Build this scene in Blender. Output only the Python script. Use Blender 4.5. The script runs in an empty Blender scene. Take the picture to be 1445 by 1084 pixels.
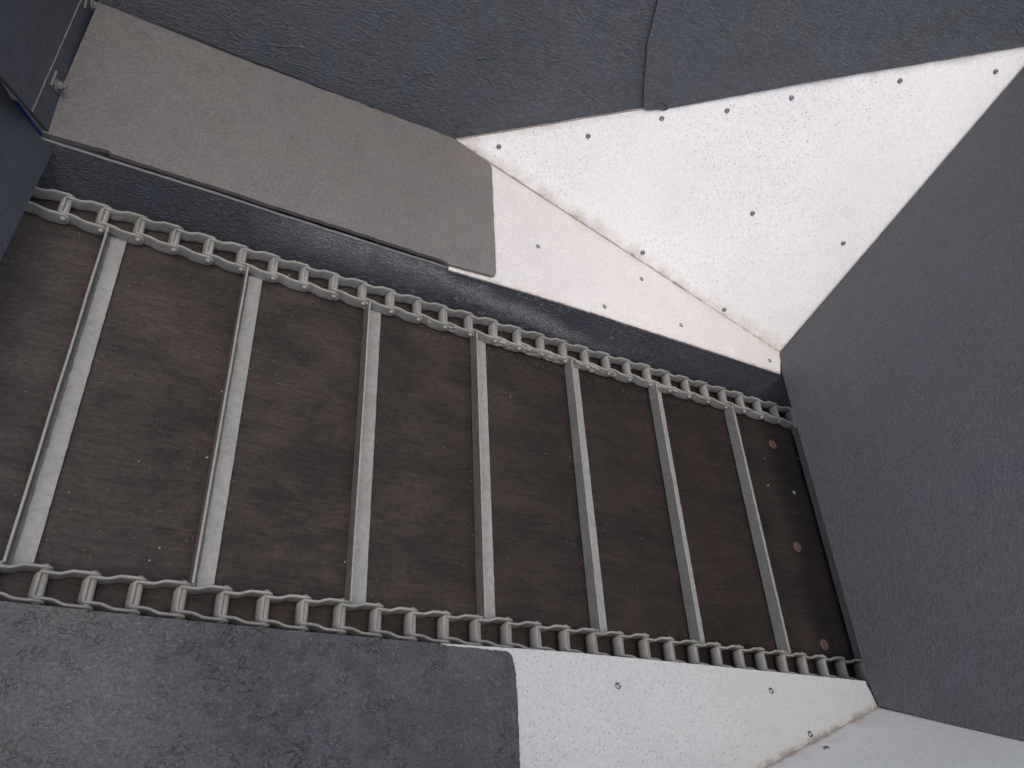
import bpy, bmesh, math, random
from mathutils import Vector, Matrix, noise
random.seed(7)
sc = bpy.context.scene
COL = sc.collection

# ------------------------------------------------------------------ camera
RV = Matrix(((0.8742893077564613, -0.04758948986838252, 0.4830667105036268),
             (-0.22750480044548377, 0.8389325026637626, 0.49440248962619143),
             (-0.4287887266673277, -0.542150805983338, 0.722642879612488)))
CAM = Vector((0.17991771999826445, -0.6977444631170494, 1.2139129171396503))
F, CX, CY = 1123.2323822312331, 722.5, 542.0
cd = bpy.data.cameras.new('camera')
cd.sensor_width = 36.0
cd.lens = 36.0 * F / 1445.0
cd.clip_start = 0.02
cd.clip_end = 400
cam = bpy.data.objects.new('camera', cd)
COL.objects.link(cam)
cam.matrix_world = Matrix.Translation(CAM) @ RV.transposed().to_4x4()
sc.camera = cam

# ------------------------------------------------------------------ sky, sun, exposure
SUN = Vector((-0.22, -0.24, 0.94)).normalized()      # towards the sun
el = math.asin(SUN.z)
az = math.atan2(SUN.x, SUN.y)
w = bpy.data.worlds.new('World')
sc.world = w
w.use_nodes = True
nt = w.node_tree
nt.nodes.clear()
sky = nt.nodes.new('ShaderNodeTexSky')
sky.sky_type = 'NISHITA'
sky.sun_disc = False
sky.sun_elevation = el
sky.sun_rotation = az
sky.air_density = 0.7
sky.dust_density = 4.0
sky.ozone_density = 0.6
bg = nt.nodes.new('ShaderNodeBackground')
bg.inputs['Strength'].default_value = 0.15
wo = nt.nodes.new('ShaderNodeOutputWorld')
nt.links.new(sky.outputs[0], bg.inputs[0])
nt.links.new(bg.outputs[0], wo.inputs[0])
sl = bpy.data.lights.new('sun', 'SUN')
sl.energy = 1.45
sl.angle = math.radians(95)
sl.color = (1.0, 0.968, 0.915)
sun = bpy.data.objects.new('sun', sl)
COL.objects.link(sun)
sun.rotation_euler = SUN.to_track_quat('Z', 'Y').to_euler()
sun.location = (0, 0, 6)
sc.view_settings.view_transform = 'Standard'
sc.view_settings.look = 'None'
sc.view_settings.gamma = 1
sc.view_settings.use_curve_mapping = False
sc.view_settings.exposure = 0.20

# ------------------------------------------------------------------ geometry helpers
def ray(u, v):
    q = Vector(((u - CX) / F, -(v - CY) / F, -1.0))
    return (RV.transposed() @ q).normalized()

class Plane:
    """a real surface of the hopper: an origin point, a unit normal facing the inside"""
    def __init__(s, o, n):
        s.o = Vector(o); s.n = Vector(n).normalized()
        if s.n.dot(CAM - s.o) < 0: s.n = -s.n
    def off(s, d): return Plane(s.o + s.n * d, s.n)
    def hit(s, u, v):
        r = ray(u, v)
        return CAM + r * ((s.o - CAM).dot(s.n) / r.dot(s.n))

def tag(o, label=None, cat=None, group=None, kind=None):
    if label: o['label'] = label
    if cat: o['category'] = cat
    if group: o['group'] = group
    if kind: o['kind'] = kind
    return o

def link_bm(name, bm, mat, parent=None, smooth=False, base=None):
    """one mesh object, its origin moved to the base of the thing"""
    me = bpy.data.meshes.new(name)
    if base is None and parent is None:
        xs = [v.co for v in bm.verts]
        base = Vector((sum(c.x for c in xs) / len(xs), sum(c.y for c in xs) / len(xs), min(c.z for c in xs)))
    if parent is not None:
        base = parent.location if parent.parent is None else parent.parent.location + parent.location
    bmesh.ops.translate(bm, verts=bm.verts, vec=-base)
    bmesh.ops.recalc_face_normals(bm, faces=bm.faces)
    bm.to_mesh(me); bm.free()
    if smooth:
        for p in me.polygons: p.use_smooth = True
    for m in (mat if isinstance(mat, (list, tuple)) else [mat]):
        me.materials.append(m)
    o = bpy.data.objects.new(name, me)
    COL.objects.link(o)
    if parent is not None: o.parent = parent
    else: o.location = base
    return o

def bevel(o, w_=0.001, seg=2, ang=35):
    m = o.modifiers.new('bevel', 'BEVEL'); m.width = w_; m.segments = seg
    m.limit_method = 'ANGLE'; m.angle_limit = math.radians(ang)
    for p in o.data.polygons: p.use_smooth = True
    try:
        m2 = o.modifiers.new('wn', 'WEIGHTED_NORMAL'); m2.keep_sharp = True
    except Exception: pass
    return o

def ragged(pts, plane, jag, step=0.006, seed=0.0):
    """walk the outline and roughen it in the plane; jag = list of amplitudes per edge"""
    out = []
    n = len(pts)
    for i in range(n):
        a, b = pts[i], pts[(i + 1) % n]
        j = (jag[i] if i < len(jag) else jag[-1]) if isinstance(jag, (list, tuple)) else jag
        L = (b - a).length
        if j <= 0 or L < step * 2:
            out.append(a.copy()); continue
        side = plane.n.cross((b - a).normalized())
        k = max(2, int(L / step))
        for q in range(k):
            t = q / k
            p = a.lerp(b, t)
            e = min(1, t * 8, (1 - t) * 8) if L > step * 16 else min(t, 1 - t) * 2
            d = noise.noise(Vector((p.x * 60 + seed, p.y * 60, p.z * 60))) + 0.6 * noise.noise(Vector((p.x * 220, p.y * 220 + seed, p.z * 220)))
            out.append(p + side * d * j * e)
    return out

def rounded(pts, idx, r, seg=5):
    """round the corners listed in idx with radius r"""
    out = []
    n = len(pts)
    for i, p in enumerate(pts):
        if i not in idx: out.append(p); continue
        a = (pts[i - 1] - p).normalized(); b = (pts[(i + 1) % n] - p).normalized()
        p0, p1 = p + a * r, p + b * r
        for k in range(seg + 1):
            t = k / seg
            out.append(p0 * (1 - t) ** 2 + p * 2 * t * (1 - t) + p1 * t * t)
    return out

def sheet(name, pts, plane, th, mat, parent=None):
    """a plate: outline pts on the plane (its visible face), thickness th behind it"""
    bm = bmesh.new()
    f = bm.faces.new([bm.verts.new(p) for p in pts])
    r = bmesh.ops.extrude_face_region(bm, geom=[f])
    bmesh.ops.translate(bm, verts=[v for v in r['geom'] if isinstance(v, bmesh.types.BMVert)], vec=-plane.n * th)
    big = [f for f in bm.faces if len(f.verts) > 4]
    bmesh.ops.recalc_face_normals(bm, faces=bm.faces)
    if big: bmesh.ops.triangulate(bm, faces=big)
    return link_bm(name, bm, mat, parent)

def box(bm, x0, x1, y0, y1, z0, z1):
    r = bmesh.ops.create_cube(bm, size=1)
    for v in r['verts']:
        v.co = Vector(((x0 + x1) / 2 + v.co.x * (x1 - x0), (y0 + y1) / 2 + v.co.y * (y1 - y0), (z0 + z1) / 2 + v.co.z * (z1 - z0)))
    return r['verts']

def lathe(bm, prof, o, n, seg=16):
    """revolve a (radius, height) profile about the axis n through o"""
    n = Vector(n).normalized(); q = n.to_track_quat('Z', 'Y')
    rings = []
    for (r, h) in prof:
        if r < 1e-6: rings.append([bm.verts.new(o + q @ Vector((0, 0, h)))])
        else: rings.append([bm.verts.new(o + q @ Vector((r * math.cos(2 * math.pi * k / seg), r * math.sin(2 * math.pi * k / seg), h))) for k in range(seg)])
    for a, b in zip(rings, rings[1:]):
        for k in range(seg):
            k2 = (k + 1) % seg
            if len(a) == 1 and len(b) == 1: continue
            if len(a) == 1: bm.faces.new((a[0], b[k], b[k2]))
            elif len(b) == 1: bm.faces.new((a[k], a[k2], b[0]))
            else: bm.faces.new((a[k], a[k2], b[k2], b[k]))

# ------------------------------------------------------------------ material helpers
class NB:
    def __init__(s, name):
        s.m = bpy.data.materials.new(name); s.m.use_nodes = True
        s.t = s.m.node_tree; s.t.nodes.clear()
        s.out = s.t.nodes.new('ShaderNodeOutputMaterial')
        s.b = s.t.nodes.new('ShaderNodeBsdfPrincipled')
        s.t.links.new(s.b.outputs[0], s.out.inputs[0])
        s.pos = s.t.nodes.new('ShaderNodeNewGeometry').outputs['Position']
    def set(s, sock, v):
        i = s.b.inputs[sock]
        if hasattr(v, 'is_output'): s.t.links.new(v, i)
        elif isinstance(v, (tuple, list)): i.default_value = (*v, 1) if len(v) == 3 else v
        else: i.default_value = v
    def _in(s, i, v):
        if hasattr(v, 'is_output'): s.t.links.new(v, i)
        else: i.default_value = v
    def math(s, op, a, b=0.5, clamp=False):
        n = s.t.nodes.new('ShaderNodeMath'); n.operation = op; n.use_clamp = clamp
        s._in(n.inputs[0], a); s._in(n.inputs[1], b); return n.outputs[0]
    def mapping(s, scale=(1, 1, 1), rot=(0, 0, 0), src=None, loc=(0, 0, 0)):
        n = s.t.nodes.new('ShaderNodeMapping')
        n.inputs['Scale'].default_value = scale; n.inputs['Rotation'].default_value = rot
        n.inputs['Location'].default_value = loc
        s.t.links.new(src or s.pos, n.inputs[0]); return n.outputs[0]
    def noise(s, scale, detail=4, rough=0.55, dist=0, vec=None):
        n = s.t.nodes.new('ShaderNodeTexNoise')
        n.inputs['Scale'].default_value = scale; n.inputs['Detail'].default_value = detail
        n.inputs['Roughness'].default_value = rough; n.inputs['Distortion'].default_value = dist
        s.t.links.new(vec or s.pos, n.inputs['Vector']); return n.outputs['Fac']
    def voro(s, scale, feat='F1', vec=None, rand=1, out='Distance'):
        n = s.t.nodes.new('ShaderNodeTexVoronoi'); n.feature = feat
        n.inputs['Scale'].default_value = scale; n.inputs['Randomness'].default_value = rand
        s.t.links.new(vec or s.pos, n.inputs['Vector']); return n.outputs[out]
    def ramp(s, fac, stops):
        n = s.t.nodes.new('ShaderNodeValToRGB')
        e = n.color_ramp.elements
        while len(e) < len(stops): e.new(0.5)
        for i, (p, c) in enumerate(stops):
            e[i].position = p
            e[i].color = (*c, 1) if isinstance(c, (tuple, list)) else (c, c, c, 1)
        s.t.links.new(fac, n.inputs[0]); return n.outputs[0]
    def mix(s, f, a, b, mode='MIX'):
        n = s.t.nodes.new('ShaderNodeMix'); n.data_type = 'RGBA'; n.blend_type = mode
        s._in(n.inputs['Factor'], f)
        for k, v in ((6, a), (7, b)):
            if hasattr(v, 'is_output'): s.t.links.new(v, n.inputs[k])
            else: n.inputs[k].default_value = (*v, 1) if len(v) == 3 else v
        return n.outputs[2]
    def dist(s, o, n, shift=0):
        """signed distance of the shaded point from a plane"""
        a = s.t.nodes.new('ShaderNodeVectorMath'); a.operation = 'SUBTRACT'
        s.t.links.new(s.pos, a.inputs[0]); a.inputs[1].default_value = o
        b = s.t.nodes.new('ShaderNodeVectorMath'); b.operation = 'DOT_PRODUCT'
        s.t.links.new(a.outputs[0], b.inputs[0]); b.inputs[1].default_value = n
        return b.outputs['Value']
    def bump(s, h, dist=0.001, strength=1.0, prev=None):
        n = s.t.nodes.new('ShaderNodeBump')
        n.inputs['Distance'].default_value = dist; n.inputs['Strength'].default_value = strength
        s.t.links.new(h, n.inputs['Height'])
        if prev is not None: s.t.links.new(prev, n.inputs['Normal'])
        s.t.links.new(n.outputs[0], s.b.inputs['Normal']); return n.outputs[0]

def coat_mat(name, col, col2, wrinkle=110, amp=0.0012, rough=0.5, stretch=(1, 1, 1), rust=0.0, speck=0.0, spec=0.5, scuff_glint=None, creases=1.0, grad=None, tints=0.2, hi=0.35, mott=0.45):
    """thick wrinkled slate coloured coating"""
    n = NB(name)
    v = n.mapping(stretch)
    big = n.noise(3.2, 5, 0.6)
    mid = n.noise(26, 4, 0.6)
    if grad: big = n.math('ADD', big, n.math('MULTIPLY', n.math('SUBTRACT', n.dist((grad, 0, 0), (1, 0, 0)), 0.0), 0.55))
    c = n.mix(n.ramp(big, [(0.32, 0), (0.68, 1)]), col, col2)
    c = n.mix(n.math('MULTIPLY', n.ramp(mid, [(0.35, 0.0), (0.7, 1.0)]), 0.35), c, tuple(x * 0.78 for x in col))
    wr = n.noise(wrinkle * 1.5, 4, 0.65, 0.6, v)
    wr2 = n.noise(wrinkle * 0.50, 2, 0.5, 1.4, v)
    fine = n.noise(520, 3, 0.65)
    ridge = n.math('ABSOLUTE', n.math('SUBTRACT', wr2, 0.5))
    patchy = n.ramp(n.noise(13, 4, 0.6), [(0.36, 0.1), (0.62, 1)])
    cre = n.math('MULTIPLY', n.ramp(ridge, [(0.0, 1), (0.030, 0)]), n.math('MULTIPLY', patchy, n.ramp(n.noise(48, 2, 0.5), [(0.47, 0), (0.58, 1)])))
    h = n.math('ADD', n.math('MULTIPLY', wr, 1.0), n.math('MULTIPLY', n.math('MULTIPLY', cre, -0.55), creases))
    h = n.math('ADD', h, n.math('MULTIPLY', fine, 0.35))
    c = n.mix(n.math('MULTIPLY', cre, 0.62 * creases), c, tuple(x * 0.30 for x in col))
    c = n.mix(n.math('MULTIPLY', n.ramp(wr, [(0.38, 1), (0.49, 0)]), mott), c, tuple(x * 0.45 for x in col))
    c = n.mix(n.math('MULTIPLY', n.ramp(wr, [(0.56, 0), (0.68, 1)]), hi), c, tuple(min(1, x * 2.2) for x in col))  # wrinkle crests lightened, glints painted into the colour
    tint = n.noise(8.5, 4, 0.6)
    c = n.mix(n.math('MULTIPLY', n.ramp(tint, [(0.52, 0), (0.68, 1)]), tints), c, (col[0] * 0.86, col[1] * 0.95, col[2] * 1.25))
    c = n.mix(n.math('MULTIPLY', n.ramp(tint, [(0.34, 1), (0.46, 0)]), tints), c, (col[0] * 1.10, col[1] * 0.97, col[2] * 0.84))
    if rust:
        r = n.math('MULTIPLY', n.ramp(n.noise(9, 6, 0.7), [(0.48, 0), (0.60, 1)]), n.ramp(n.noise(55, 4, 0.65), [(0.50, 0), (0.64, 1)]))
        c = n.mix(n.math('MULTIPLY', r, rust), c, (0.12, 0.080, 0.056))
    if speck:
        sp = n.ramp(n.voro(95), [(0.05, 1), (0.10, 0)])
        sp = n.math('MULTIPLY', sp, n.ramp(n.noise(14, 2), [(0.5, 0), (0.62, 1)]))
        c = n.mix(n.math('MULTIPLY', sp, speck), c, (0.03, 0.03, 0.033))
    if scuff_glint:
        s_ = scuff_glint(n)
        c = n.mix(s_, c, (0.46, 0.47, 0.50))
    n.set('Base Color', c)
    n.set('Specular IOR Level', spec)
    n.set('Roughness', n.ramp(n.noise(40, 4), [(0.3, rough - 0.07), (0.7, rough + 0.10)]))
    n.bump(h, amp, 1.0)
    return n.m

def white_mat(name, col, stains, pit=1.0, stretch=(1, 1, 1), scr=0.3, rot=(0, 0, 0), dots=0.6):
    """white plastic liner: pitted, faint scratches, brown dirt along its joints"""
    n = NB(name)
    v = n.mapping(stretch, rot)
    c = n.mix(n.ramp(n.noise(4, 4, 0.6), [(0.3, 0), (0.7, 1)]), col, tuple(x * 0.90 for x in col))
    mott = n.ramp(n.noise(150, 3, 0.65), [(0.40, 0), (0.62, 1)])
    c = n.mix(n.math('MULTIPLY', mott, 0.20), c, tuple(x * 0.55 for x in col))
    # pits
    area = n.ramp(n.noise(2.6, 3, 0.5), [(0.32, 0.3), (0.54, 1)])
    p1 = n.ramp(n.voro(125, vec=v), [(0.10, 1), (0.26, 0)])
    gate = n.ramp(n.voro(125, vec=v, out='Color'), [(0.46, 0), (0.56, 1)])
    p1 = n.math('MULTIPLY', n.math('MULTIPLY', p1, gate), area)
    p2 = n.ramp(n.voro(290, vec=v), [(0.14, 1), (0.34, 0)])
    g2 = n.ramp(n.voro(290, vec=v, out='Color'), [(0.42, 0), (0.52, 1)])
    p2 = n.math('MULTIPLY', n.math('MULTIPLY', p2, g2), area)
    pits = n.math('MAXIMUM', n.math('MULTIPLY', p1, 0.8), n.math('MULTIPLY', p2, 0.8))
    c = n.mix(n.math('MULTIPLY', pits, dots * pit), c, (0.22, 0.20, 0.17))
    # scratches, paler and darker
    sv = n.mapping((stretch[0] * 3, stretch[1] * 3, stretch[2] * 0.35), rot)
    s1 = n.ramp(n.noise(18, 5, 0.7, 0.4, n.mapping((1, 22, 22), (0, 0, 0.28))), [(0.62, 0), (0.70, 1)])
    c = n.mix(n.math('MULTIPLY', s1, scr), c, (0.93, 0.90, 0.87))
    s2 = n.ramp(n.noise(30, 6, 0.7), [(0.60, 0), (0.75, 1)])
    c = n.mix(n.math('MULTIPLY', s2, 0.18), c, (0.45, 0.41, 0.37))
    # dirt along joints
    for (o, nn, w1, w2, st) in stains:
        d = n.math('ABSOLUTE', n.dist(o, nn))
        wob = n.math('MULTIPLY', n.math('SUBTRACT', n.noise(28, 4, 0.65), 0.5), w2 * 1.6)
        dd = n.math('ADD', d, wob)
        f = n.math('SUBTRACT', 1.0, n.math('DIVIDE', dd, w2), True)
        f = n.math('MULTIPLY', f, n.ramp(n.noise(16, 4, 0.7), [(0.34, 0.15), (0.6, 1)]))
        c = n.mix(n.math('MULTIPLY', f, st), c, (0.44, 0.385, 0.32))
        g = n.math('SUBTRACT', 1.0, n.math('DIVIDE', n.math('ADD', d, n.math('MULTIPLY', wob, 0.3)), w1), True)
        g = n.math('MULTIPLY', g, n.ramp(n.noise(45, 4, 0.7), [(0.42, 0.05), (0.58, 1)]))
        c = n.mix(n.math('MULTIPLY', g, min(1, st * 1.4)), c, (0.13, 0.10, 0.08))
    n.set('Base Color', c)
    n.set('Roughness', 0.52)
    n.set('Specular IOR Level', 0.35)
    h = n.math('ADD', n.math('MULTIPLY', pits, -1.0), n.math('MULTIPLY', n.noise(180, 3), 0.35))
    n.bump(h, 0.0007, 1.0)
    return n.m

# ------------------------------------------------------------------ the hopper's planes, all in metres
YW, HW = 0.3717, 0.1122                 # half width and height of the chain trough
TH = math.radians(6)                    # tilt of the ledges beside it
LF = Plane((0, YW, HW), (0, -math.sin(TH), math.cos(TH)))
LN = Plane((0, -YW, HW), (0, math.sin(TH), math.cos(TH)))
A = LF.hit(1100, 498); S = LF.hit(640, 197)
A2 = LN.hit(1240, 998); T = LN.hit(1080, 1084)
PH = math.radians(80)
EU = Vector((math.cos(PH), 0, math.sin(PH)))           # up the end wall
EN = Plane(A, (-math.sin(PH), 0, math.cos(PH)))
B95 = EN.hit(1445, 95)
GF = Plane(S, (S - A).cross(B95 - A))
B65 = GF.hit(1445, 65)
WD = (B65 - S).normalized()                            # gusset top edge
WF = Plane(S, Vector((1, 0, 0)).cross(WD))             # far upper wall
WU = Vector((0, 1, 0)); WU = (WU - WF.n * WU.dot(WF.n)); WU = WU.normalized()
if WU.z < 0: WU = -WU
# meeting point of end wall edge and gusset top edge
ed = (B95 - A).normalized()
q = WF; tq = (S - A).dot(q.n) / ed.dot(q.n)
Q = A + ed * tq
B2 = Plane(A2, EN.n).hit(1445, 1045)
GN = Plane(A2, (T - A2).cross(B2 - A2))
seamN = (T - A2).normalized()
FOLDY = -0.70
SN = A2 + seamN * ((FOLDY - A2.y) / seamN.y)
XE = 1.62

# ------------------------------------------------------------------ materials
def trough_scuff_glint(n):
    x = n.dist((0, 0, 0), (1, 0, 0)); z = n.dist((0, 0, 0), (0, 0, 1))
    # one fan of powder and painted sky glint starting at the rim and running down along the wall
    cz = n.math('SUBTRACT', 0.105, n.math('MULTIPLY', n.math('SUBTRACT', x, 0.55), 0.17))
    wob = n.math('MULTIPLY', n.math('SUBTRACT', n.noise(11, 5, 0.65), 0.5), 0.055)
    d = n.math('ABSOLUTE', n.math('ADD', n.math('SUBTRACT', z, cz), wob))
    fan = n.ramp(d, [(0.004, 1), (0.034, 0)])
    band = n.ramp(n.math('ABSOLUTE', n.math('SUBTRACT', x, 0.80)), [(0.20, 1), (0.46, 0)])
    top = n.math('MULTIPLY', n.ramp(n.math('ABSOLUTE', n.math('SUBTRACT', x, 0.55)), [(0.09, 1), (0.24, 0)]), n.ramp(z, [(0.02, 0), (0.085, 1)]))
    f = n.math('MAXIMUM', n.math('MULTIPLY', fan, band), top)
    k = n.ramp(n.noise(9, 5, 0.7, 0.6), [(0.30, 0.25), (0.54, 1)])
    fine = n.ramp(n.noise(240, 3, 0.75), [(0.38, 0.12), (0.56, 1)])
    fl = n.math('MULTIPLY', n.ramp(n.noise(95, 4, 0.75), [(0.56, 0), (0.62, 1)]), n.ramp(n.noise(16, 3, 0.6), [(0.46, 0), (0.58, 1)]))
    wide = n.ramp(n.math('ABSOLUTE', n.math('SUBTRACT', x, 0.86)), [(0.30, 1), (0.55, 0)])
    return n.math('MAXIMUM', n.math('MULTIPLY', n.math('MULTIPLY', f, k), n.math('MULTIPLY', fine, 0.75)), n.math('MULTIPLY', n.math('MULTIPLY', fl, wide), 0.6))
M_ledge_far = coat_mat('ledge_coating', (0.158, 0.147, 0.143), (0.150, 0.139, 0.135), 140, 0.0030, 0.46, rust=0.06, speck=1.0, creases=0.35, mott=0.4, hi=0.2, tints=0.12)
M_ledge_near = coat_mat('near_ledge_coating', (0.130, 0.130, 0.138), (0.042, 0.044, 0.054), 120, 0.0042, 0.44, rust=0.12, speck=0.5, grad=0.28, mott=0.5, hi=0.2)
M_wall = coat_mat('wall_coating', (0.108, 0.119, 0.142), (0.092, 0.104, 0.126), 95, 0.0070, 0.31, stretch=(0.7, 1, 1.9), rust=0.42, creases=0.5, hi=0.35, mott=0.5)
M_end = coat_mat('end_wall_coating', (0.092, 0.095, 0.107), (0.080, 0.084, 0.098), 120, 0.0022, 0.46, rust=0.2, speck=0.6, creases=0.5, hi=0.2)
M_trough = coat_mat('trough_coating', (0.098, 0.108, 0.134), (0.066, 0.075, 0.098), 95, 0.0070, 0.30, stretch=(0.65, 1, 1.6), scuff_glint=trough_scuff_glint, creases=0.5, hi=0.5, mott=0.5)
M_front = coat_mat('front_coating', (0.070, 0.077, 0.092), (0.062, 0.068, 0.083), 170, 0.0006, 0.5)
M_plate = coat_mat('plate_coating', (0.053, 0.060, 0.077), (0.048, 0.055, 0.070), 190, 0.0004, 0.5)

seam_n = GF.n.cross((A - S).normalized())              # lies in the gusset, square to the seam
top_n = GF.n.cross(WD)
edge_n = GF.n.cross(ed)
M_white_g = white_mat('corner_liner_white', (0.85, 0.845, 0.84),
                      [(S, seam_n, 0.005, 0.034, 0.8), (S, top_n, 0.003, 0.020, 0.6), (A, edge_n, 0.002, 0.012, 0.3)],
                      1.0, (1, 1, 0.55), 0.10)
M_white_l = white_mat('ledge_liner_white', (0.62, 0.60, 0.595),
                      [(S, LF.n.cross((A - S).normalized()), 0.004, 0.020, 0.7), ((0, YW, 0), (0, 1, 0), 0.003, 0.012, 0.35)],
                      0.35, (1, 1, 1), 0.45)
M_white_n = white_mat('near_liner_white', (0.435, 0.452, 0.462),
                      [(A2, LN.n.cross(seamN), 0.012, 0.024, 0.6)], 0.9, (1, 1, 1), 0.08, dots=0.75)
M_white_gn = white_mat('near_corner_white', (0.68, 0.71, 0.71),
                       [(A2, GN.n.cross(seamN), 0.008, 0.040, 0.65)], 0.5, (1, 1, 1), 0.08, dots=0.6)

def metal_mat(name, c1, c2, rust=0.3, rough=0.5, metal=0.0):
    n = NB(name)
    c = n.mix(n.ramp(n.noise(9, 5, 0.65), [(0.3, 0), (0.7, 1)]), c1, c2)
    c = n.mix(n.math('MULTIPLY', n.ramp(n.noise(95, 4, 0.7), [(0.44, 0), (0.60, 1)]), 0.38), c, tuple(x * 0.52 for x in c1))
    r = n.math('MULTIPLY', n.ramp(n.noise(30, 5, 0.7), [(0.58, 0), (0.68, 1)]), n.ramp(n.noise(7, 3), [(0.5, 0.0), (0.62, 1)]))
    c = n.mix(n.math('MULTIPLY', r, rust), c, (0.16, 0.085, 0.055))
    n.set('Base Color', c)
    n.set('Roughness', n.ramp(n.noise(60, 4), [(0.3, rough - 0.1), (0.7, rough + 0.15)]))
    n.set('Metallic', metal)
    n.bump(n.math('ADD', n.noise(160, 4, 0.7), n.math('MULTIPLY', n.noise(45, 3), 1.4)), 0.0006, 0.8)
    return n.m
M_slat = metal_mat('slat_paint', (0.262, 0.266, 0.256), (0.205, 0.210, 0.202), 0.55, 0.5)
M_corner_shade = metal_mat('corner_shade', (0.085, 0.085, 0.078), (0.15, 0.15, 0.14), 0.2, 0.7)  # darkened slat colour, contact shade painted on the inner corner
M_dirt = metal_mat('soiled_paint', (0.135, 0.115, 0.105), (0.19, 0.17, 0.155), 0.9, 0.7)
M_chain = metal_mat('chain_paint', (0.270, 0.271, 0.258), (0.19, 0.193, 0.185), 0.5, 0.48)
M_pin = metal_mat('pin_metal', (0.27, 0.27, 0.25), (0.22, 0.22, 0.2), 0.3, 0.42)
M_rivet = metal_mat('rivet_metal', (0.30, 0.31, 0.31), (0.17, 0.18, 0.18), 0.1, 0.26, 0.85)
M_rust = metal_mat('rusty_bolt', (0.115, 0.062, 0.043), (0.075, 0.045, 0.035), 0.5, 0.75)
M_cake = metal_mat('caked_residue', (0.30, 0.29, 0.27), (0.22, 0.21, 0.20), 0.2, 0.85)
M_bead = metal_mat('weld_bead', (0.20, 0.19, 0.18), (0.13, 0.125, 0.12), 0.4, 0.55)
M_blue = metal_mat('blue_paint', (0.012, 0.05, 0.24), (0.010, 0.04, 0.20), 0.0, 0.4)
M_crumb = metal_mat('crumb', (0.40, 0.35, 0.28), (0.22, 0.16, 0.12), 0.2, 0.85)
M_seal = metal_mat('sealant', (0.36, 0.32, 0.28), (0.20, 0.175, 0.15), 0.5, 0.7)
M_edge = metal_mat('worn_edge', (0.17, 0.17, 0.175), (0.10, 0.10, 0.11), 0.2, 0.45)

def floor_mat():
    n = NB('bed_sheet')
    st = n.mapping((1.0, 22, 1)); st2 = n.mapping((2.2, 60, 1), loc=(3, 1, 0))
    c = n.mix(n.ramp(n.noise(5.5, 7, 0.72, 0.3, n.mapping((1, 1.6, 1))), [(0.38, 0), (0.60, 1)]), (0.074, 0.059, 0.052), (0.036, 0.030, 0.029))
    # brown in the middle, greyer at the left, where sky sheen is painted in
    gx = n.ramp(n.math('ADD', n.dist((0, 0, 0), (1, 0.55, 0)), n.math('MULTIPLY', n.noise(5, 4), 0.25)), [(0.0, 1), (0.42, 0)])
    c = n.mix(n.math('MULTIPLY', gx, 0.7), c, (0.048, 0.046, 0.047))
    streak = n.ramp(n.noise(7, 5, 0.7, 0.2, st), [(0.40, 0), (0.60, 1)])
    c = n.mix(n.math('MULTIPLY', streak, 0.32), c, (0.013, 0.011, 0.011))
    s2 = n.ramp(n.noise(6, 4, 0.7, 0.1, st2), [(0.58, 0), (0.70, 1)])
    c = n.mix(n.math('MULTIPLY', s2, 0.18), c, (0.098, 0.078, 0.064))
    dk = n.ramp(n.noise(11, 6, 0.7, 0.3, n.mapping((0.8, 2.6, 1))), [(0.52, 0), (0.68, 1)])
    fl_ = n.ramp(n.noise(85, 4, 0.7, 0, n.mapping((1, 1.6, 1))), [(0.40, 1), (0.52, 0)])
    c = n.mix(n.math('MULTIPLY', fl_, 0.38), c, (0.014, 0.012, 0.012))
    c = n.mix(n.math('MULTIPLY', dk, 0.5), c, (0.014, 0.012, 0.013))
    rs = n.math('MULTIPLY', n.ramp(n.voro(9.5), [(0.06, 1), (0.16, 0)]), n.ramp(n.noise(60, 4, 0.7), [(0.42, 0), (0.6, 1)]))
    rs = n.math('MULTIPLY', rs, n.ramp(n.voro(9.5, out='Color'), [(0.5, 0), (0.6, 1)]))
    c = n.mix(n.math('MULTIPLY', rs, 0.5), c, (0.115, 0.062, 0.040))
    grain = n.ramp(n.noise(330, 3, 0.7), [(0.56, 0), (0.70, 1)])
    c = n.mix(n.math('MULTIPLY', grain, 0.40), c, (0.12, 0.095, 0.078))
    dot = n.math('MULTIPLY', n.ramp(n.voro(75), [(0.045, 1), (0.075, 0)]), n.ramp(n.voro(75, out='Color'), [(0.5, 0), (0.56, 1)]))
    c = n.mix(n.math('MULTIPLY', dot, 0.75), c, (0.36, 0.27, 0.20))
    sc_ = n.ramp(n.noise(4, 2, 0.5, 0.2, n.mapping((1.5, 90, 1), (0, 0, 0.16))), [(0.735, 0), (0.75, 1)])
    c = n.mix(n.math('MULTIPLY', sc_, 0.5), c, (0.17, 0.155, 0.14))
    end_shade = n.ramp(n.math('ADD', n.dist((0, 0, 0), (0.5, 0, 0)), n.math('MULTIPLY', n.noise(3.5, 5, 0.6), 0.22)), [(0.10, 0), (0.78, 1)])
    c = n.mix(n.math('MULTIPLY', end_shade, 0.9), c, (0.31, 0.25, 0.235), 'MULTIPLY')  # darker and browner towards the end wall, its shade painted into the colour
    n.set('Base Color', c)
    n.set('Roughness', n.ramp(n.noise(10, 5, 0.6, 0, st), [(0.3, 0.52), (0.7, 0.75)]))
    n.set('Specular IOR Level', 0.22)
    n.bump(n.math('ADD', n.noise(7, 5, 0.7, 0.2, st2), n.math('MULTIPLY', n.noise(260, 3, 0.7), 0.8)), 0.0016, 1.0)
    return n.m
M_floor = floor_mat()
def plain(name, c, r=0.8):
    n = NB(name)
    n.set('Base Color', n.mix(n.noise(3, 5), c, tuple(x * 0.7 for x in c))); n.set('Roughness', r); return n.m
M_light_block = plain('light_block_paint', (0.05, 0.055, 0.065), 0.6)
M_ground = plain('gravel_yard', (0.16, 0.15, 0.14), 0.95)

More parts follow.
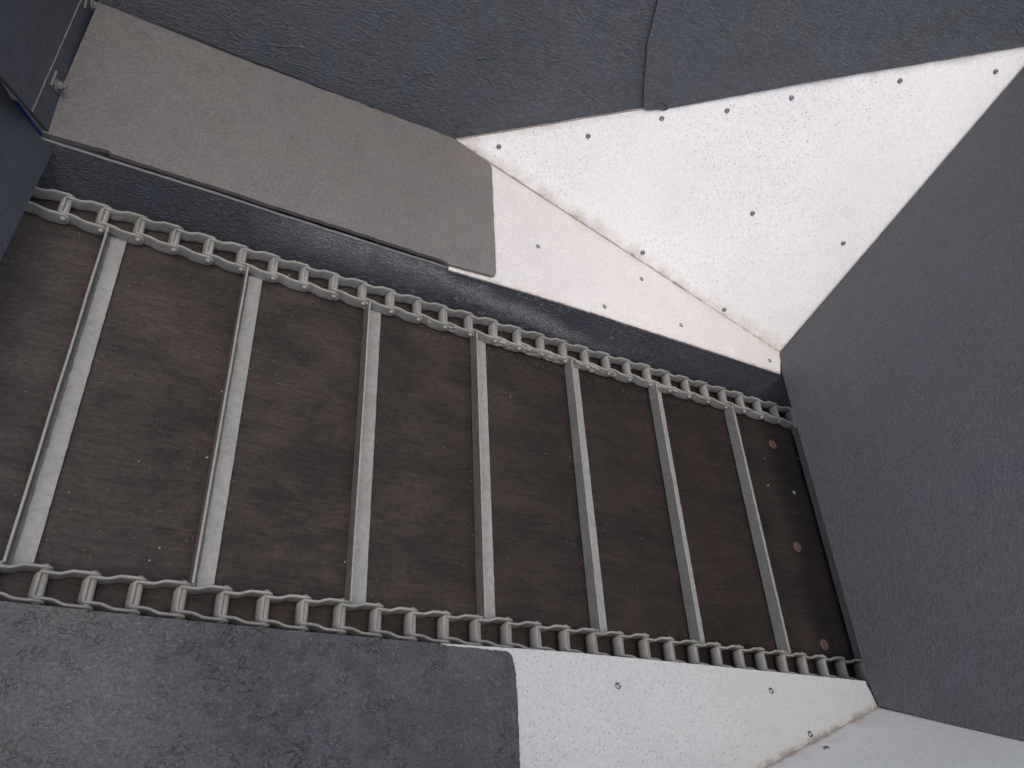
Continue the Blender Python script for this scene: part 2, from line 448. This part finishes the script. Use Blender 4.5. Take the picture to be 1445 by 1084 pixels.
# ------------------------------------------------------------------ ground below and the bed
bm = bmesh.new()
bmesh.ops.create_grid(bm, x_segments=8, y_segments=8, size=60)
bmesh.ops.translate(bm, verts=bm.verts, vec=(0, 0, -0.9))
tag(link_bm('ground', bm, M_ground), kind='structure')

bm = bmesh.new()
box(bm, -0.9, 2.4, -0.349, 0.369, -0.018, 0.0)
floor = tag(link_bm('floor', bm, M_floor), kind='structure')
def floor_at(u, v): return Plane((0, 0, 0), (0, 0, 1)).hit(u, v)
for (u, v) in ((1090, 627), (1125, 772), (1163, 910)):
    bm = bmesh.new(); o = floor_at(u, v)
    lathe(bm, [(0.0125, -0.001), (0.0125, 0.0012), (0.0105, 0.0022), (0.0035, 0.0022), (0.003, 0.0012), (0, 0.0012)], o, (0, 0, 1), 22)
    link_bm('bolt_head', bm, M_rust, floor, True)
bm = bmesh.new()
lathe(bm, [(0.0065, 0), (0.0065, 0.002), (0.0055, 0.0035), (0.003, 0.0045), (0, 0.0047)], floor_at(1120, 695), (0, 0, 1), 18)
link_bm('screw_head', bm, M_rivet, floor, True)

# ------------------------------------------------------------------ trough side walls
def trough_wall(sgn, upix, label):
    YW = 0.3717 if sgn > 0 else 0.3790
    pl = Plane((0, sgn * YW, 0), (0, -sgn, 0))
    top = [pl.hit(u, v) for (u, v) in upix]
    top = sorted(top, key=lambda p: p.x)
    top = [p + Vector((0, 0, -0.001)) for p in top]
    if sgn < 0: top = [Vector((p.x, p.y, 0.098)) for p in top]
    top = [Vector((-0.85, sgn * YW, top[0].z))] + top + [Vector((2.3, sgn * YW, top[-1].z))]
    pts = [Vector((-0.85, sgn * YW, -0.02))] + [Vector((2.3, sgn * YW, -0.02))] + top[::-1]
    o = sheet('trough_wall', pts, pl, 0.005, M_trough)
    tag(o, label, 'side wall', 'side walls of the chain trough')
    bm = bmesh.new()                                        # worn bare upper rim
    prev = None
    if sgn > 0: top = [p for p in top if p.x < 0.72]
    tt_ = []
    for a, b in zip(top, top[1:]):
        m_ = max(1, int((b - a).length / 0.008))
        tt_ += [a.lerp(b, i / m_) for i in range(m_)]
    for p in tt_ + [top[-1]]:
        p = p + Vector((0, 0, 0.0009 * noise.noise(p * 70)))
        ring = [bm.verts.new(p + Vector((0, sgn * a, b))) for a, b in ((-0.0006, -0.0012), (-0.0003, 0.0006), (0.0020, 0.0011), (0.0053, 0.0004), (0.0056, -0.0015))]
        if prev:
            for a, b, c, d in zip(prev, prev[1:], ring[1:], ring): bm.faces.new((a, b, c, d))
        prev = ring
    link_bm('rim', bm, M_edge, o, True)
    return o
trough_wall(1, [(70, 199), (140, 221.6), (300, 271.5), (400, 304.5), (560, 355.5), (632, 378), (719, 405), (910, 466), (1101, 528)],
            'long dark navy side wall of the chain trough, on the far side with powdery scuffs and painted sky glint')
trough_wall(-1, [(3, 849), (398, 889), (624, 909.5), (800, 921), (1000, 940), (1224, 962)],
            'dark trough side wall along the lower chain, mostly hidden behind the near ledge')

# ------------------------------------------------------------------ far ledge: white liner below, dark coated sheet on it
LFd = LF.off(0.010)
LFt = LF.off(0.0025)
pts = [LFt.hit(633.5, 380.5), LFt.hit(740, 411.5), LFt.hit(850, 446), LFt.hit(980, 488), LFt.hit(1101, 527.5),
       LFt.hit(1100, 497) + Vector((0.004, 0, 0)), LFt.hit(640, 196) + Vector((-0.02, 0.002, 0)), LFt.hit(580, 270), LFt.hit(633, 370)]
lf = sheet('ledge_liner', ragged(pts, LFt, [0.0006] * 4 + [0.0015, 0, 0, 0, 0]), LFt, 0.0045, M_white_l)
tag(lf, 'creamy white liner strip on the far ledge between dark coating and end wall', 'liner sheet')
pts = [LFd.hit(*p) for p in [(72, 190.5), (148, 10), (330, 79), (640, 195), (694, 232), (700.5, 391), (633, 372.5), (629, 369), (560, 346), (400, 294.5), (300, 262), (156, 216.5), (154, 212.5)]]
pts[0] += Vector((-0.012, 0, 0)); pts[1] += Vector((-0.012, 0.006, 0))
pts = rounded(pts, [4, 5], 0.014)
jg = [0, 0.0008, 0.0022, 0.0018] + [0.0014] * 30
o = sheet('ledge_sheet', ragged(pts, LFd, jg, 0.004), LFd, 0.0095, M_ledge_far)
bevel(o, 0.0018, 3, 50)
tag(o, 'grey brown coated sheet on the far ledge above the trough wall', 'ledge sheet')

# ------------------------------------------------------------------ near ledge
LNd = LN.off(0.004)
mir = lambda p: Vector((p.x, -p.y, p.z))
pts = [LN.hit(624, 908), LN.hit(800, 920), LN.hit(1000, 939), LN.hit(1221, 961), LN.hit(1226, 972), A2.copy(), SN.copy(), Vector((0.5, FOLDY, SN.z)), Vector((0.6, -0.45, LN.hit(624, 908).z + 0.008))]
pts[7] = Vector((0.5, FOLDY, HW + (-YW - FOLDY) * math.tan(TH)))
pts[8] = Vector((0.5, -0.40, HW + (0.40 - YW) * math.tan(TH)))
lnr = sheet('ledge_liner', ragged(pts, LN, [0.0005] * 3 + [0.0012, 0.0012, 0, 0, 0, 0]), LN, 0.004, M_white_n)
tag(lnr, 'pale grey white speckled liner sheet on the near ledge under the lower chain', 'liner sheet')
pts = [LNd.hit(*p) for p in [(-70, 845), (0, 848), (200, 869), (398, 888.5), (560, 903), (624, 908.5)]]
pts += [LNd.hit(*p) for p in [(630, 911), (668, 914), (722, 920), (728, 950), (731, 1000), (734, 1084)]]
e = pts[-1] + (pts[-1] - pts[-2]).normalized() * 0.12
e = pts[-1] + (pts[-1] - pts[-2]).normalized() * ((FOLDY - pts[-1].y) / (pts[-1] - pts[-2]).normalized().y)
pts.append(e)
z_ = e.z
pts.append(Vector((-0.01, FOLDY, z_)))
pts.append(Vector((-0.02, pts[0].y, pts[0].z)))
pts = rounded(pts, [8], 0.012)
jg = [0, 0, 0, 0, 0, 0.001, 0.002, 0.0015] + [0.001] * 6 + [0.0015, 0.0015, 0.0015] + [0] * 6
o = sheet('ledge_sheet', ragged(pts, LNd, jg, 0.004), LNd, 0.0038, M_ledge_near)
bevel(o, 0.001, 2, 50)
tag(o, 'dark slate wrinkled coating sheet on the near ledge, below the lower chain at left', 'ledge sheet')

# ------------------------------------------------------------------ corner liners (the gussets)
def rivets(parent, plane, px, r=0.0042, h=0.0022):
    for (u, v) in px:
        bm = bmesh.new()
        lathe(bm, [(r * 1.22, -0.0002), (r * 1.22, h * 0.35), (r * 1.12, h * 0.85), (r * 0.85, h * 1.35), (r * 0.42, h * 1.6), (r * 0.36, h * 0.7), (0, h * 0.7)], plane.hit(u, v), plane.n, 16)
        link_bm('rivet', bm, M_rivet, parent, True)
pts = [A.copy(), Q + ed * 0.03, Q - WD * 0.0 + WU * 0.01, S.copy()]
pts = [A + ed * -0.004, Q, S + WD * 0.25 + top_n * 0, S.copy()]
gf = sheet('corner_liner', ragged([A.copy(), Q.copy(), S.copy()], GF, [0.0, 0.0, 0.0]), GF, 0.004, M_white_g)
tag(gf, 'large bright white riveted triangular liner sheet in the far corner', 'liner sheet')
rivets(gf, GF, [(704, 207), (830, 192), (934, 167), (1026, 156), (1117, 138), (1270, 114), (1405, 101), (1062, 301), (1190, 343), (907, 356.5), (1022, 437)], 0.0046)
rivets(lf, LFt, [(759, 348), (905, 394), (853, 433), (961, 459), (1086, 509)], 0.0042, 0.0016)
# folded seam between gusset and ledge
def strip(name, a, b, pl1, wd, mat, parent, h=0.0015, seed=0):
    bm = bmesh.new(); n_ = 90; prev = None
    d = (b - a).normalized(); s = pl1.n.cross(d)
    for i in range(n_ + 1):
        p = a.lerp(b, i / n_)
        k = 1 + 0.5 * noise.noise(Vector((i * 0.35 + seed, 0, 0))) + 0.3 * noise.noise(Vector((i * 1.3, seed, 0)))
        off = s * 0.0012 * noise.noise(Vector((i * 0.23, 3 + seed, 0)))
        ring = [bm.verts.new(p + off + s * wd * k * c + pl1.n * h * k * z) for c, z in ((-1, -0.2), (-0.6, 0.7), (0, 1), (0.6, 0.7), (1, -0.2))]
        if prev:
            for q4 in zip(prev, prev[1:], ring[1:], ring): bm.faces.new(q4)
        prev = ring
    return link_bm(name, bm, mat, parent, True)
strip('sealant', S + (A - S) * 0.01, A, GF, 0.0026, M_seal, gf, 0.0014)
strip('sealant', S + WD * 0.005, Q, GF, 0.0022, M_seal, gf, 0.0012, 5)

pts = [A2.copy(), SN.copy()]
ednn = (B2 - A2).normalized()
WNp = Plane(mir(S), (WF.n.x, -WF.n.y, WF.n.z))
QN = A2 + ednn * ((WNp.o - A2).dot(WNp.n) / ednn.dot(WNp.n))
SN2 = SN
gn = sheet('corner_liner', [A2.copy(), SN2.copy(), QN.copy()], GN, 0.004, M_white_gn)
tag(gn, 'pale grey liner sheet folded up at the near corner below the end wall', 'liner sheet')
rivets(lnr, LN, [(872, 968), (1088, 975), (1143, 1036)], 0.0046)
rivets(gn, GN, [(1166, 1056)], 0.0044)
strip('sealant', A2.copy(), SN2.copy(), GN, 0.0018, M_seal, gn, 0.0012, 9)


def fold_line(name, px, plane, wd, mat, parent, h):
    """a raised crease in the coating, tapering out at both ends"""
    P = [plane.hit(*p) for p in px]
    fine = []
    for p, q_ in zip(P, P[1:]):
        m_ = max(2, int((q_ - p).length / 0.004))
        fine += [p.lerp(q_, i / m_) for i in range(m_)]
    fine.append(P[-1])
    bm = bmesh.new(); prev = None; n_ = len(fine)
    for i, p in enumerate(fine):
        d = (fine[min(n_ - 1, i + 1)] - fine[max(0, i - 1)]).normalized(); sd = plane.n.cross(d)
        k = min(1, i / 6, (n_ - 1 - i) / 6) * (0.75 + 0.8 * noise.noise(p * 80)) + 0.03
        p = p + sd * 0.003 * noise.noise(p * 55)
        ring = [bm.verts.new(p + sd * wd * c * (0.6 + 0.4 * k) + plane.n * h * k * z) for c, z in ((-1, -0.3), (-0.5, 0.6), (0, 1), (0.5, 0.6), (1, -0.3))]
        if prev:
            for q4 in zip(prev, prev[1:], ring[1:], ring): bm.faces.new(q4)
        prev = ring
    return link_bm(name, bm, mat, parent, True)

# ------------------------------------------------------------------ upper walls
up = lambda p, k: p + WU * k
LFp = LF.hit(148, 10)
F0 = Vector((-0.02, S.y, S.z))
# joint between the two far wall sheets
J = S + WD * ((GF.hit(908, 155) - S).dot(WD))
jt = [WF.hit(*p) for p in [(907, 155), (908, 120), (913, 60), (927, 0)]]
jtop = jt[-1] + (jt[-1] - jt[-2]).normalized() * 0.28
TOPZ = 0.98
lvl = lambda p: p + WU * ((TOPZ - p.z) / WU.z)
S_ = S + WF.n * 0.0
fold = [WF.hit(148, 8), WF.hit(235, 37), WF.hit(330, 75), WF.hit(470, 130), WF.hit(600, 181)]
pts = [F0] + fold + [S_, J] + jt[1:] + [lvl(jt[-1]), lvl(F0)]
pts = ragged(pts, WF, [0, 0.0015, 0.0015, 0.0015, 0.0015, 0.001, 0.0007] + [0.0012] * 3 + [0, 0, 0], 0.006)
o = sheet('wall_sheet', pts, WF, 0.006, M_wall)
tag(o, 'dark slate wrinkled wall sheet with faint rust patches above the far ledge', 'wall sheet')
far_sheet = o
for px in ([(372, 62), (402, 66), (425, 66), (452, 79)], [(466, 103), (482, 109), (505, 115)], [(516, 110), (530, 112), (548, 112)],
           [(551, 122), (568, 119), (580, 112), (598, 104), (622, 101)], [(432, 80), (444, 84)], [(662, 86), (690, 80), (712, 84)], [(395, 84), (412, 90), (430, 95)],
           [(720, 60), (748, 55)], [(760, 92), (786, 84), (800, 86)]):
    fold_line('coating_crease', px, WF, 0.0019, M_wall, far_sheet, 0.0022)
WFd = WF.off(0.006)
QT = Q + (Q - S).normalized() * 0.1
jt2 = [WFd.hit(*p) for p in [(908, 157), (909, 120), (914, 60), (929, 0)]]
pts = [WFd.hit(950, 152), WFd.hit(1180, 109), WFd.hit(1445, 64), WFd.hit(1500, 54)]
pts = [jt2[0]] + pts + [lvl(pts[-1]), lvl(jt2[-1])] + jt2[:0:-1]
pts = rounded(pts, [0], 0.016)
o2 = sheet('wall_sheet', ragged(pts, WFd, [0] * 6 + [0.0009] * 3 + [0, 0, 0, 0.001, 0.001, 0.001, 0], 0.006), WFd, 0.0055, M_wall)
bevel(o2, 0.0015, 2, 50)
tag(o2, 'dark slate wall sheet overlapping its neighbour, rounded corner with a screw hole', 'wall sheet')
bm = bmesh.new()
hp = WFd.hit(934, 149)
lathe(bm, [(0.013, -0.0002), (0.0115, 0.0014), (0.008, 0.0012), (0.0055, -0.0016), (0.0022, -0.002), (0.0, -0.0035)], hp, WFd.n, 22)
bmesh.ops.scale(bm, verts=bm.verts, vec=(1.4, 1, 0.8), space=Matrix.Translation(-hp))
link_bm('fixing_dimple', bm, M_front, o2, True)

WN = WNp
LOW = Vector((0, -0.70, 0.147))
wun = Vector((WU.x, -WU.y, WU.z))
pts = [Vector((-0.05, FOLDY - 0.003, 0.146)), Vector((SN.x, FOLDY - 0.003, 0.146)), Vector((1.9, FOLDY - 0.003, 0.146))]
pts += [p + wun * 0.30 for p in (pts[2], pts[0])]
PN = Plane(pts[0], Vector((1, 0, 0)).cross(wun))
o = sheet('wall_sheet', pts, PN, 0.006, M_wall)
tag(o, 'dark slate wall sheet rising from the near ledge, beside the viewer', 'wall sheet')

# ------------------------------------------------------------------ end wall
ENd = EN.off(0.006)
pts = [ENd.hit(1104, 527), ENd.hit(1100.5, 499), ENd.hit(1270, 300), ENd.hit(1445, 95)]
pts.append(pts[-1] + (pts[-1] - pts[-2]).normalized() * 0.14)
top = pts[-1]
low = [ENd.hit(1445, 1045), ENd.hit(1350, 1024), ENd.hit(1240, 996), ENd.hit(1225, 962)]
far_low = low[0] + (low[0] - low[1]).normalized() * 0.35
k = (top.z - far_low.z)
pts += [Vector((top.x, far_low.y - 0.02, top.z)), far_low] + low
pts = rounded(pts, [8 if len(pts) > 8 else 0], 0.012)
o = sheet('end_wall', ragged(pts, ENd, [0, 0.0008, 0.0008] + [0] * 20, 0.006), ENd, 0.012, M_end)
bevel(o, 0.003, 3, 50)
tag(o, 'big smooth slate grey end wall standing over the end of the conveyor', 'end wall')
# ------------------------------------------------------------------ front wall at the left with its bolted flange
PF = math.radians(72)
FB = LF.hit(72, 190)
FU = Vector((-math.cos(PF), 0, math.sin(PF)))
FW = Plane((FB.x, 0, FB.z), (math.sin(PF), 0, math.cos(PF)))
a0 = FW.hit(73, 191); a1 = FW.hit(147, 0); a1 = Vector((a1.x, a1.y, a1.z))
far = a1 + (a1 - a0).normalized() * 0.03
far = Vector((FB.x, S.y + 0.012, S.z - 0.001)) if False else a0 + (a1 - a0) * ((0.73 - a0.y) / (a1.y - a0.y))
g0 = FW.hit(0, 106); g1 = g0 + (g0 - a0).normalized() * 0.5
pts = [a0, far, far + FU * 0.85, g1 + FU * 0.3, g1, g0, FW.hit(30, 148)]
pts = [a0, far, far + FU * 0.42 + Vector((0, 0.05, 0)), Vector(((g1 + FU * 0.3).x, g1.y, far.z + 0.8)), g1, g0]
pts[3] = g1 + FU * max(0.05, (pts[2].z - g1.z) / FU.z)
fw = sheet('front_wall', pts, FW, 0.006, M_front)
bevel(fw, 0.0012, 2, 50)
tag(fw, 'dark front wall with bolted flange and pale weld line, in the upper left corner', 'front wall')
strip('weld_bead', FW.hit(45, 158), FW.hit(125, -25), FW, 0.0016, M_bead, fw, 0.0016, 2)
def hexbolt(c, pl, parent, r=0.010):
    bm = bmesh.new()
    lathe(bm, [(r * 1.55, 0), (r * 1.55, 0.002), (r * 1.45, 0.0026), (r * 1.0, 0.0026)], c, pl.n, 24)
    lathe(bm, [(r, 0.0026), (r, 0.0085), (r * 0.86, 0.0098), (0, 0.0098)], c, pl.n, 6)
    lathe(bm, [(r * 0.5, 0.0098), (r * 0.5, 0.014), (r * 0.38, 0.0155), (0, 0.0155)], c, pl.n, 14)
    b = link_bm('bolt', bm, M_bead, parent)
    bevel(b, 0.0008, 2, 40)
    return b
for (u, v) in ((80, 121), (131, 8)):
    hexbolt(FW.hit(u, v), FW, fw, 0.0075)
for (u0, v0, u1, v1) in ((79, 101, 71, 122), (122, -6, 119, 12)):
    strip('locking_tab', FW.hit(u0, v0), FW.hit(u1, v1), FW, 0.003, M_bead, fw, 0.003, u0)

# sloping cover plate over the conveyor, left edge of the view
P0 = Vector((-0.012, YW, 0.101)); P1 = Vector((-0.084, YW, 0.200))
pu = (P1 - P0).normalized()
CP = Plane(P0, pu.cross(Vector((0, 1, 0))))
pts = [CP.hit(71, 203), CP.hit(74, 213), CP.hit(0, 372)]
ext = pts[2] + (pts[2] - pts[1]).normalized() * 0.45
pts = [CP.hit(71, 204), CP.hit(74.5, 215), CP.hit(40, 286), CP.hit(0, 370), ext, ext + pu * 0.5, CP.hit(-60, 40) + pu * 0.2, CP.hit(0, 112), CP.hit(21, 147), CP.hit(60, 196)]
pts = rounded(pts, [1], 0.006)
cp = sheet('cover_plate', pts, CP, 0.006, M_plate)
bevel(cp, 0.0012, 2, 50)
tag(cp, 'sloping dark blue grey cover plate with a rounded corner at the left edge', 'cover plate')
# blue frame part seen through the slit
CPb = CP.off(-0.007)
pts = [CPb.hit(*p) for p in [(16, 140), (26, 143), (45, 170), (67, 198), (50, 204)]]
tag(sheet('frame_bar', pts, CPb, 0.02, M_blue), 'bright blue painted bar glimpsed through the slit beside the cover plate', 'frame bar')

# ------------------------------------------------------------------ unseen outer shell, added to keep light out of the cavities
bm = bmesh.new()
OY = 1.05
box(bm, -0.95, 2.45, -OY, OY, -0.06, -0.05)
for s in (-1, 1):
    box(bm, -0.95, 2.45, s * OY - 0.005, s * OY + 0.005, -0.05, 0.80)
box(bm, 2.45, 2.46, -OY, OY, -0.05, 0.8)
box(bm, -0.96, -0.95, -OY, OY, -0.05, 0.8)
tag(link_bm('light_block_shell', bm, M_light_block), 'unseen shell added to block light around the trough, hidden behind the wall sheets', 'light blocker')

# ------------------------------------------------------------------ conveyor: slats and two chains
P4 = 0.05875; X0 = 0.0965
conv = bpy.data.objects.new('chain_conveyor', None); COL.objects.link(conv)
conv.location = (0.9, 0, 0)
tag(conv, 'grey steel slat conveyor with a link chain along each side over the dark bed', 'conveyor')

def slat_mesh(x, seed):
    bm = bmesh.new()
    n_ = 60; Y = 0.2985; prev = None
    L, Hh, t = 0.0350, 0.0320, 0.0042
    for i in range(n_ + 1):
        y = -Y + 2 * Y * i / n_
        w1 = 0.0006 * noise.noise(Vector((y * 9, seed, 0)))
        w2 = 0.0005 * noise.noise(Vector((y * 14, seed, 5))) + 0.0004 * noise.noise(Vector((y * 70, seed, 7)))
        w3 = 0.0006 * noise.noise(Vector((y * 60, seed, 9)))
        prof = [(w1, 0.0030), (L + w3, 0.0030), (L + w3, 0.0030 + t), (t + 0.0065 + w3 * 3, 0.0031 + t), (t + 0.0014, 0.0040 + t), (t, t + 0.0085), (t + w1, Hh + w2), (w1 + 0.0003, Hh + w2)]
        ring = [bm.verts.new((x + a, y, b)) for a, b in prof]
        if prev:
            for k in range(8):
                fc = bm.faces.new((prev[k], prev[(k + 1) % 8], ring[(k + 1) % 8], ring[k]))
                if k in (3, 4): fc.material_index = 1  # inner corner gets the painted contact shade
        else: bm.faces.new(ring[::-1])
        prev = ring
    bm.faces.new(prev)
    return bm
for i in range(-1, 8):
    if i == -1: pass
    o = link_bm('slat', slat_mesh(X0 + 0.235 * i, i * 3.7), [M_slat, M_corner_shade], conv)
    if i in (0, 1, 2, 3):
        o.data.materials.append(M_dirt)
        for p in o.data.polygons:
            if p.normal.x < -0.9: p.material_index = 2
    bevel(o, 0.0008, 2, 50)
    # weld lumps at both ends
    for s in (-1, 1):
        bm = bmesh.new()
        for k in range(5):
            r = bmesh.ops.create_icosphere(bm, subdivisions=2, radius=1)
            cx_ = X0 + 0.235 * i + random.uniform(-0.001, 0.005); rr = random.uniform(0.0020, 0.0036)
            for v in r['verts']:
                q_ = v.co * rr * (1 + 0.25 * noise.noise(v.co * 3 + Vector((k, i, s))))
                v.co = Vector((cx_ + q_.x * 1.2, s * 0.2970 + q_.y, 0.008 + k * 0.004 + q_.z))
        link_bm('weld', bm, M_slat, o, True)

def link_strap():
    """offset U-strap link: closed rounded end at left, sidebars flaring to the pinned open end"""
    bm = bmesh.new()
    hn, hw, t = 0.0176, 0.0232, 0.0044
    def yoff(x):
        k = min(1, max(0, (x - 0.018) / 0.020)); k = k * k * (3 - 2 * k)
        return hn + (hw - hn) * k
    path = []
    xe = P4 + 0.0125
    xs = [xe - 0.0005, xe - 0.002, xe - 0.0045, xe - 0.008, xe - 0.012] + [xe - 0.012 - (xe - 0.012 - 0.002) * k / 12 for k in range(1, 13)]
    for x in xs: path.append((x, yoff(x)))
    R = 0.0055; cx_ = -0.0075 + R
    for k in range(1, 6):
        a = math.pi / 2 + math.pi / 2 * k / 5
        path.append((cx_ + R * math.cos(a), hn - R + R * math.sin(a)))
    half = len(path)
    mid = [(-0.0075, (hn - R) * (1 - 2 * k / 8)) for k in range(1, 8)]
    full = path + mid + [(x, -y) for x, y in reversed(path)]
    m = len(full); H = 0.0132; prev = None
    for i, (x, y) in enumerate(full):
        a = full[max(0, i - 1)]; b = full[min(m - 1, i + 1)]
        tx, ty = b[0] - a[0], b[1] - a[1]; l = math.hypot(tx, ty); nx, ny = -ty / l, tx / l   # left of travel
        out = Vector((-nx, -ny, 0)) if True else None
        # travel goes from far sidebar leftwards: outward is the right hand side
        out = Vector((ty / l, -tx / l, 0))
        if (Vector((x - 0.02, y, 0))).dot(out) < 0: out = -out
        hh = H
        if x > xe - H: hh = math.sqrt(max(0.0, H * H - (x - (xe - H)) ** 2)) * 0.98 + 0.0004
        elif 0.012 < x < 0.036: hh = H - 0.0013 * math.sin(math.pi * (x - 0.012) / 0.024)
        closed = max(0, 1 - max(0, x + 0.0075) / 0.008)
        ring = []
        for (tt, zz) in ((0.5, -0.86), (0.5, -0.4), (0.5, 0), (0.5, 0.4), (0.5, 0.86), (0.32, 1), (-0.32, 1), (-0.5, 0.86), (-0.5, 0.4), (-0.5, 0), (-0.5, -0.4), (-0.5, -0.86), (-0.32, -1), (0.32, -1)):
            bulge = -0.0055 * closed * zz * zz
            p = Vector((x, y, 0)) + out * (tt * t) + Vector((-1, 0, 0)) * bulge * (1 if closed > 0 else 0) + Vector((0, 0, 0.0155 + zz * hh))
            ring.append(bm.verts.new(p))
        if prev:
            for k in range(14): bm.faces.new((prev[k], prev[(k + 1) % 14], ring[(k + 1) % 14], ring[k]))
        else: bm.faces.new(ring)
        prev = ring
    bm.faces.new(prev[::-1])
    return bm
def pin_bm(s):
    """pin with a riveted head towards the middle of the bed (side s)"""
    bm = bmesh.new()
    ax = Vector((0, 1, 0)) * s
    # runs from the outer sidebar to the head on the inner side
    o = Vector((P4 + 0.0025, 0, 0.0185)) - ax * 0.0262
    lathe(bm, [(0, 0), (0.0055, 0), (0.0062, 0.001), (0.0062, 0.0485), (0.0052, 0.0490), (0.0052, 0.0520), (0.0048, 0.0535), (0.0034, 0.0552), (0, 0.0560)], o, ax, 16)
    return bm
strap_me = None; pins = {}
def put(name, me, parent, loc, rot=(0, 0, 0)):
    o = bpy.data.objects.new(name, me); COL.objects.link(o); o.parent = parent; o.location = loc; o.rotation_euler = rot
    return o
bm = link_strap(); bmesh.ops.recalc_face_normals(bm, faces=bm.faces)
strap_me = bpy.data.meshes.new('chain_link'); bm.to_mesh(strap_me); bm.free(); strap_me.materials.append(M_chain)
for p in strap_me.polygons: p.use_smooth = True
for s in (1, -1):
    bm = pin_bm(-s); bmesh.ops.recalc_face_normals(bm, faces=bm.faces)
    me = bpy.data.meshes.new('pin'); bm.to_mesh(me); bm.free(); me.materials.append(M_pin)
    for p in me.polygons: p.use_smooth = True
    pins[s] = me
YC = 0.3215
bx0 = X0 + 0.0485
for s in (1, -1):
    for k in range(-3, 30):
        l = put('chain_link', strap_me, conv, (bx0 + P4 * k - 0.9, s * YC + random.uniform(-0.0006, 0.0006), 0.001 + random.uniform(0, 0.0006)), (random.uniform(-0.03, 0.03), random.uniform(-0.012, 0.012), random.uniform(-0.012, 0.012)))
        put('pin', pins[s], l, (0, 0, 0))
# two cotter ends bent down by the far chain
for (u, v) in ((378, 394), (475, 423)):
    c = Plane((0, 0.2935, 0), (0, 1, 0)).hit(u, v)
    bm = bmesh.new()
    lathe(bm, [(0, -0.006), (0.0009, -0.006), (0.0011, 0.005), (0, 0.006)], c, (0.1, 0.25, 1), 8)
    link_bm('cotter_pin', bm, M_pin, conv, True)

# caked pale residue along the inner side of the far chain, past the fourth slat
rd = random.Random(3)
for (xa, xb, cnt, big) in ((0.835, 1.015, 240, 0.0050), (1.06, 1.165, 110, 0.0046), (1.26, 1.34, 60, 0.0042), (0.70, 0.79, 50, 0.0034)):
    bm = bmesh.new()
    for k in range(cnt):
        r = bmesh.ops.create_icosphere(bm, subdivisions=2, radius=1)
        rr = rd.uniform(0.6, 1.25) * big
        c = Vector((xa + (xb - xa) * (k + rd.random()) / cnt, 0.2990 + rd.uniform(-0.001, 0.003), rd.uniform(0.008, 0.025)))
        for v in r['verts']:
            q_ = v.co * rr * (1 + 0.55 * noise.noise(v.co * 2.2 + Vector((k, 0, 0))) + 0.25 * noise.noise(v.co * 6 + Vector((0, k, 0))))
            v.co = c + Vector((q_.x * 1.8, q_.y * 0.6, q_.z * 0.9))
    link_bm('caked_residue', bm, M_cake, conv, True)['kind'] = 'stuff'

# ------------------------------------------------------------------ loose crumbs
bm = bmesh.new()
def crumb(c, r):
    g = bmesh.ops.create_icosphere(bm, subdivisions=1, radius=1)
    for v in g['verts']:
        v.co = c + v.co * r * (1 + 0.5 * noise.noise(v.co * 3 + c * 90))
fl = Plane((0, 0, 0.001), (0, 0, 1))
for (u, v, r) in ((1117, 607, .0022), (1119, 612, .0028), (1124, 630, .0018), (1127, 647, .0018), (1084, 685, .0022), (225, 773, .0022), (211, 791, .0018),
                  (292, 646, .0025), (408, 389, .002), (487, 793, .002), (1079, 647, .0014), (196, 651, .0014), (97, 695, .0014), (313, 552, .0016), (720, 560, .0014), (770, 640, .0012), (905, 760, .0012)):
    crumb(fl.hit(u, v), r)
for k in range(110):
    i = rd.randint(0, 6)
    crumb(Vector((X0 + 0.235 * i + rd.choice([-0.003, 0.038, 0.039]) + rd.gauss(0, 0.002), rd.uniform(-0.29, 0.29), 0.001)), rd.uniform(0.0004, 0.0010))
for k in range(110):
    crumb(Vector((rd.uniform(0.6, 1.5), 0.29 - abs(rd.gauss(0, 0.012)), 0.001)), rd.uniform(0.0003, 0.0008))
for k in range(90):
    crumb(Vector((rd.uniform(0.0, 1.7), rd.uniform(-0.3, 0.3), 0.0006)), rd.uniform(0.0004, 0.0009))
tag(link_bm('crumbs', bm, M_crumb), 'scattered pale crumbs of dried residue lying on the dark bed', 'crumbs', kind='stuff')
